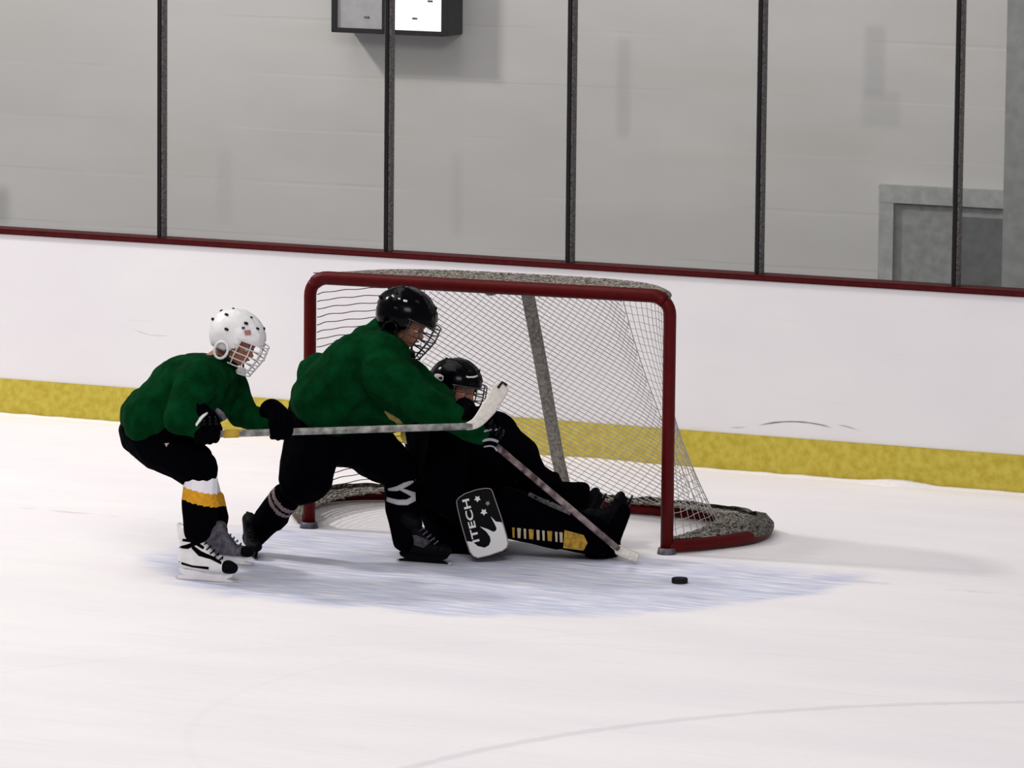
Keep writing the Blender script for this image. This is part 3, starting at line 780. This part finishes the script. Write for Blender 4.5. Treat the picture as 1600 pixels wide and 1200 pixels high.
jerM = blob('jersey', [[(Mf(592, 570, -.0), .165), (Mf(592, 566, -.22), .165), (Mf(560, 580, -.1), .18)],
                [(Mf(560, 575, -.02), .17), (Mf(555, 580, -.2), .17), (Mf(512, 625, -.08), .175), (Mf(512, 625, -.26), .17)],
                [(Mf(512, 625, -.12), .175), (Mf(505, 640, -.2), .165), (Mf(560, 628, -.12), .13), (Mf(600, 628, -.12), .12)],
                [(Mf(590, 560, -.1), .15), (Mf(608, 528, -.12), .085), (Mf(575, 540, -.1), .11)], [(Mf(598, 512, -.14), .07), (Mf(590, 540, -.12), .11)], [(Mf(560, 628, -.1), .12), (Mf(640, 636, .0), .085)], [(Mf(500, 630, -.2), .16), (Mf(500, 655, -.2), .15)],
                [(Mf(605, 600, -.05), .15), (Mf(625, 590, -.1), .10), (Mf(610, 640, -.1), .11)],
                [(Mf(500, 586, -.2), .115), (Mf(520, 600, -.2), .12)]]
     + chain((shN, .125), (elN, .098), (Mf(715, 658, .21), .07), (Mf(750, 680, .215), .052))
     + chain((shF, .115), (elF, .085), (Mf(712, 648, .12), .05)), GREEN, pM, fold=.016, ff=6.5, voxel=.012)
panM = blob('pants', [[(Mf(500, 655, -.2), .165), (hipN, .15), (hipF, .15), (Mf(560, 655, -.25), .15)],
               [(hipN, .14), (Mf(480, 745, -.08), .128), (Mf(472, 750, -.06), .12)],
               [(hipF, .145), (Mf(595, 715, -.2), .125), (Mf(622, 735, -.18), .10)]], BLACK, pM, fold=.008, voxel=.012)
a, b = kneeN+Vector((0, 0, -.04)), ankN+Vector((0, 0, .03))
a = Mf(446, 778, -.12)
GREYS = mat('grey sock stripe', (.20, .15, .15), .9, .1)
axd = (b-a).normalized()
def pickR(c):
    t = (c-a).dot(axd)-.25*(c-a).dot(HR)
    return 1 if (-.005 < t < .02 or .035 < t < .06) else 0
blob('sock', [[(a, .078), (a.lerp(b, .5), .074)], [(a.lerp(b, .5), .074), (b, .056)], [(a.lerp(b, .45)+HR*.02, .07), (a.lerp(b, .55)+HR*.03, .06)]], [BLACK, GREYS], pM, voxel=.009, smooth=2, fold=.003, pick=pickR)
a2, b2 = kneeF+Vector((0, 0, -.02)), ankF+Vector((0, 0, .02))
sockF = blob('sock', [[(a2+HR*.01, .082), (a2.lerp(b2, .5), .085)], [(a2.lerp(b2, .5), .085), (b2, .074)]], [BLACK], pM, voxel=.009, smooth=2, fold=.003)
KN = -.10
ribbon('sock_stripe', [(606, 766, -.02), (620, 765, .015), (634, 759, .02), (648, 751, -.02)], KN+.03, [.010, .022, .024, .02], WHITEC, sockF, Mf, on=make_snap([sockF]))
ribbon('sock_stripe', [(624, 765, .015), (636, 770, .02), (646, 774, .0), (646, 780, .0), (636, 785, .02), (622, 785, .02), (604, 780, -.03)], KN+.03, [.010, .018, .024, .03, .026, .024, .02], WHITEC, sockF, Mf, on=make_snap([sockF]))
skM, _ = skate(pM, G(662, 881), vec(.93, 0, .36), (0, 0, 1), .95, BOOT, BOOT, BOOT, STEEL, GREYB)
ribbon('boot_panel', [(635, 842), (648, 846), (662, 850), (672, 848)], .045, [.02, .05, .045, .01], GREYB, skM, Mf, on=make_snap([skM]))
skate(pM, G(394, 870), vec(.25, 0, .97), (0, 0, 1), .78, BOOT, BOOT, BOOT, DSTEEL, BOOT)
# gold trim on the hem
GT = mat('gold hem print', (.42, .33, .07), .8, .1, col2=(.6, .52, .2), scale=60)
ribbon('gold_trim', [(600, 646), (610, 655), (620, 661), (626, 672), (630, 682), (634, 694)], .14, [.008, .028, .026, .034, .024, .012], GT, pM, Mf, on=make_snap([jerM, panM], .003))
K0 = Frame(760, 876)
hm, HT, on = helmet(pM, cH, fH, uH, 1.06, BLACKS, DSTEEL, label='black helmet')
for (x0, y0, x1, y1, r) in ((612, 465, 615, 467, .006), (622, 469, 625, 470, .006), (630, 472, 636, 473, .008)):
    p0, p1 = Mf(x0, y0, .06), Mf(x1, y1, .06)
    SN = make_snap([hm], .001); bm = bmesh.new(); tube(bm, [SN(p0), SN(p1)], r*.7, 6); bmobj('helmet_marking', bm, WHITEP, hm)
s0, s1 = Mf(722, 652, .23), K0(966, 858, .035)
s2 = G(985, 868, .0)
mdir = (s1-s0).normalized()
glM = glove(pM, s0+mdir*.155, mdir, vec(.5, .5, .7), 1.05, BLACK, 1, cuff=elN, label='black glove with pale knuckle bands', trim=BLACKS)
glove(pM, s0+mdir*.03, mdir, vec(.2, .9, .3), .95, BLACK, 1, cuff=elF)
for (x0, y0, x1, y1, w_) in ((748, 680, 778, 676, .018), (754, 691, 778, 694, .022), (756, 702, 776, 704, .012)):
    bm = bmesh.new(); SN = make_snap([glM], .004); tube(bm, [SN(Mf(x0+(x1-x0)*k/6, y0+(y1-y0)*k/6-3*math.sin(math.pi*k/6), .3)) for k in range(7)], w_*.32, 6); bmobj('knuckle_band', bm, mat('pale glove band', (.34, .33, .36), .6, .3), glM)
st = thing('hockey_stick', s0, 'dark red and grey hockey stick slanting down across the goalkeeper to the ice', 'hockey stick', 'hockey sticks')
bm = bmesh.new(); tube(bm, [s0.lerp(s1, t) for t in (0, .25, .5, .75, 1)], .0155, 8, flat=(vec(.5, .8, 0), .7)); bmobj('shaft', bm, SHAFT2, st)
bm = bmesh.new(); bb = spline([s0.lerp(s1, .96), s1+mdir*.015, K0(985, 868, .05), K0(997, 872, .07)], 4)
tube(bm, bb, [.016]*3+[.026]*(len(bb)-4)+[.018], 8, flat=(Vector((0, 0, 1)), .3)); tag(bmobj('blade', bm, TAPE, st), 'pale taped blade')
bm = bmesh.new(); tube(bm, [s0-mdir*.03, s0+mdir*.01], .021, 8); bmobj('end_knob', bm, TAPED, st)

# ================================================================== goalkeeper
K = Frame(760, 876)
pK = thing('person', K.o, 'goalkeeper in black gear fallen on the ice with leg pads stretched to the right', 'person')
cH = K(713, 607, -.30); fH, uH = vec(.80, -.12, .55), vec(.10, .98, .0)
TH = tf(cH, basis(fH, uH), .92)
hipN, hipF = K(735, 826, -.24), K(755, 822, -.50)
kneeN, kneeF = K(812, 796, -.14), K(835, 768, -.58)
ankN, ankF = K(945, 846, -.12), K(896, 776, -.60)
shN, shF = K(700, 690, -.12), K(782, 690, -.46)
elN, haN = K(690, 770, -.02), K(745, 812, -.02)
elF, haF = K(812, 712, -.40), K(846, 752, -.34)
blob('body', head_hulls(TH, .92)+chain((K(715, 645, -.3), .055), (K(735, 710, -.3), .11), (K(742, 815, -.36), .11))
     + chain((shN, .05), (elN, .042), (haN, .03))+chain((shF, .05), (elF, .042), (haF, .03))+[[(shN, .06), (shF, .06)]]
     + chain((hipN, .08), (kneeN, .06), (ankN, .04))+chain((hipF, .08), (kneeF, .06), (ankF, .04)), SKIN, pK, voxel=.009, smooth=2)
face(pK, TH, .92)
blob('jersey', [[(K(700, 700, -.2), .125), (K(775, 700, -.42), .12), (K(735, 690, -.3), .14), (K(735, 800, -.32), .17)],
                [(K(655, 672, -.34), .075), (K(668, 690, -.28), .09), (K(668, 780, -.28), .10), (K(700, 700, -.2), .11)],
                [(K(690, 720, -.22), .12), (K(700, 800, -.25), .14), (K(735, 800, -.35), .15)],
                [(K(718, 660, -.3), .085), (K(740, 690, -.3), .12), (K(700, 690, -.25), .09), (K(772, 668, -.38), .08)], [(K(778, 662, -.40), .07), (K(782, 690, -.46), .11)]]
     + chain((shN, .11), (elN, .10), (K(722, 800, -.03), .07))+chain((shF, .105), (elF, .092), (K(832, 738, -.37), .07)), BLACK, pK, fold=.012, voxel=.012)
blob('pants', [[(K(735, 818, -.28), .15), (hipN, .14), (hipF, .14), (K(700, 830, -.25), .12)],
               [(hipN, .13), (K(790, 800, -.16), .11)], [(hipF, .13), (K(815, 778, -.52), .10)]], BLACK, pK, fold=.006, voxel=.012)
hm, HT, on = helmet(pK, cH, fH, uH, .95, BLACKS, DSTEEL, label='black goalkeeper helmet')
bm = bmesh.new(); SN = make_snap([hm], -.002); tube(bm, [SN(K(a_, b_, 0)) for a_, b_ in ((678, 599), (682, 600), (687, 601), (692, 601))], [.014, .020, .022, .014], 8, flat=(Vector((0, 0, 1)), .3)); bmobj('helmet_marking', bm, mat('dull pale decal', (.5, .44, .44), .6, .2), hm)
bm = bmesh.new(); tube(bm, [SN(K(a_, b_, 0)) for a_, b_ in ((728, 597), (733, 598), (739, 598), (745, 597))], .005, 6); bmobj('helmet_marking', bm, WHITEP, hm)
def padbox(p0, p1, h0, h1, d, wc, F, name, rr=.03, bulge=None):
    c = []
    for (px, py), h in ((p0, h0), (p1, h1)):
        for sh in (-1, 1):
            for sd in (-1, 1):
                q = F(px, py, wc+sd*(d/2-rr)); c.append((q+Vector((0, 0, sh*(h/2-rr))), rr))
    return c
# near leg pad: thigh rise, shin section, ankle section
near = [padbox((790, 800), (870, 822), .25, .23, .26, -.12, K, ''), padbox((865, 820), (940, 840), .22, .19, .26, -.12, K, '')]
lpN = blob('leg_pad', near, BLACK, pK, voxel=.011, smooth=3, fold=.003)
far = [padbox((810, 768), (905, 772), .13, .11, .24, -.60, K, '', .03), padbox((900, 772), (912, 772), .12, .12, .20, -.60, K, '', .03)]
lpF = blob('leg_pad', far, BLACK, pK, voxel=.011, smooth=3, fold=.003)
# printed band with pale letter-like strokes and a gold patch along the near pad
fw = -.12+.13+.003
def face_prism(name, pts, mt, parent, th=.006, F=K, w=fw):
    return prism(name, [F(a, b, w) for a, b in pts], HN, th, mt, parent)
face_prism('gold_patch', [(882, 828), (912, 836), (918, 848), (912, 860), (880, 856)], GOLD, lpN)
for i, (xa, w_, kind) in enumerate(((800, 4, 0), (808, 6, 1), (818, 4, 0), (826, 8, 1), (838, 5, 0), (847, 4, 0), (855, 8, 1), (867, 4, 0), (874, 5, 0))):
    ya = 824+(xa-800)*.10
    pts = [(xa, ya), (xa+w_, ya+.4), (xa+w_-1 if kind else xa+w_, ya+16), (xa+1, ya+15.5)]
    face_prism('print', pts, CREAM if i % 3 else GOLD, lpN)
ribbon('pad_strap', [(826, 772), (846, 782), (868, 792), (892, 802)], .02, .022, mat('grey strap', (.16, .15, .16), .7, .2, speck=.3), lpN, K, on=make_snap([lpN]))
bm = bmesh.new(); blobc = K(815, 792, fw-.02)
blob('knee_roll', [[(K(806, 782, -.03), .035), (K(826, 798, -.03), .04), (K(808, 800, -.03), .035)]], mat('scuffed knee fabric', (.012, .011, .014), .9, .1, col2=(.10, .10, .10), scale=16), lpN, voxel=.009)
bm.free()
# skates: near foot toe up, far foot
skate(pK, K(976, 812, -.12), vec(.36, .93, .0), vec(-.93, .36, .05), .82, BOOT, BOOT, BOOT, DSTEEL, BOOT)
blob('ankle_guard', [[(K(940, 838, -.12), .07), (K(958, 858, -.10), .045), (K(925, 862, -.1), .04)], [(K(950, 845, -.12), .06), (K(972, 800, -.12), .045)]], BLACK, pK)
skate(pK, K(936, 800, -.62), vec(.35, .6, -.7), vec(-.8, .5, 0), .8, BOOT, BOOT, BOOT, DSTEEL, BOOT)
# catching glove
gl = blob('catching_glove', [[(K(838, 745, -.36), .07), (K(862, 756, -.34), .055), (K(850, 770, -.3), .05)], [(K(862, 752, -.30), .03), (K(882, 762, -.28), .022)], [(K(866, 762, -.30), .028), (K(884, 774, -.28), .02)],
                     [(K(858, 770, -.28), .028), (K(872, 784, -.26), .02)], [(K(850, 742, -.34), .028), (K(868, 744, -.3), .022)]], BLACK, pK, voxel=.008, smooth=3)
# blocker board
glove(pK, K(750, 822, -.045), vec(.2, -1, 0), HN, 1.0, BLACK, 1, cuff=elN)
def zz(a, b): return (700+a/7.5, 740+b/7.5)
outline = [zz(*q) for q in ((100, 320), (130, 280), (200, 235), (330, 190), (440, 172), (500, 180), (520, 210), (560, 330), (610, 470), (650, 600), (690, 740), (705, 820), (690, 870), (640, 905), (480, 960), (350, 990), (300, 970), (255, 920), (215, 800), (150, 570), (110, 400))]
BW = .075
bk = prism('blocker', [K(a, b, BW-.04) for a, b in outline], HN, .04, BLACKS, pK); bk['label'] = 'black and white rectangular blocker board'
PRT = mat('white blocker print', (.70, .68, .66), .6, .2)
wave = [(222, 792), (262, 915), (300, 962), (350, 982), (480, 952), (640, 897), (684, 862), (698, 820), (684, 742), (644, 602), (628, 570), (560, 562), (500, 500), (545, 585), (570, 640), (560, 670), (530, 682), (470, 652), (375, 620), (450, 680), (492, 740), (500, 790), (480, 840), (430, 868), (350, 850), (290, 800)]
face_prism('white_print', [zz(*q) for q in wave], PRT, bk, .003, K, BW)
# thin pale edging
bm = bmesh.new(); tube(bm, [K(a, b, BW+.001) for a, b in outline], .0022, 5, closed=True); bmobj('edging', bm, mat('edging thread', (.32, .26, .28), .7, .2), bk)
for (cx, cy, r, g) in ((345, 295, 40, .85), (465, 348, 30, .4), (420, 450, 42, .85)):
    pts = []
    for q in range(10):
        a_ = math.pi*q/5+.3; rr = r if q % 2 == 0 else r*.55
        pts.append(zz(cx+rr*math.cos(a_), cy+rr*math.sin(a_)))
    face_prism('star', pts, PRT if g > .5 else mat('faded star', (.25, .22, .22), .7, .2), bk, .003, K, BW)
# lettering reading upward along the board
tx = bpy.data.curves.new('lettering', 'FONT'); tx.body = 'ITECH'; tx.size = 1; tx.extrude = .001; tx.offset = .022; tx.space_character = 1.06
to = bpy.data.objects.new('lettering', tx); COL.objects.link(to)
me = bpy.data.meshes.new_from_object(to.evaluated_get(bpy.context.evaluated_depsgraph_get())); bpy.data.objects.remove(to)
P0 = K(*zz(372, 790), BW+.001); P1 = K(*zz(245, 290), BW+.001)
ux = (P1-P0); ln = ux.length; ux.normalize(); uy = HN.cross(ux).normalized()
if uy.dot(HR) > 0: uy = -uy
xs = [v.co.x for v in me.vertices]; ys = [v.co.y for v in me.vertices]; wd = max(xs)-min(xs); ht = max(ys)-min(ys)
for v in me.vertices:
    x_, y_, z_ = v.co; v.co = P0+ux*((x_-min(xs))/wd*ln)+uy*((y_-min(ys))/ht*.034)+HN*(z_+.0012)
link('lettering', me, PRT, bk, smooth=False)
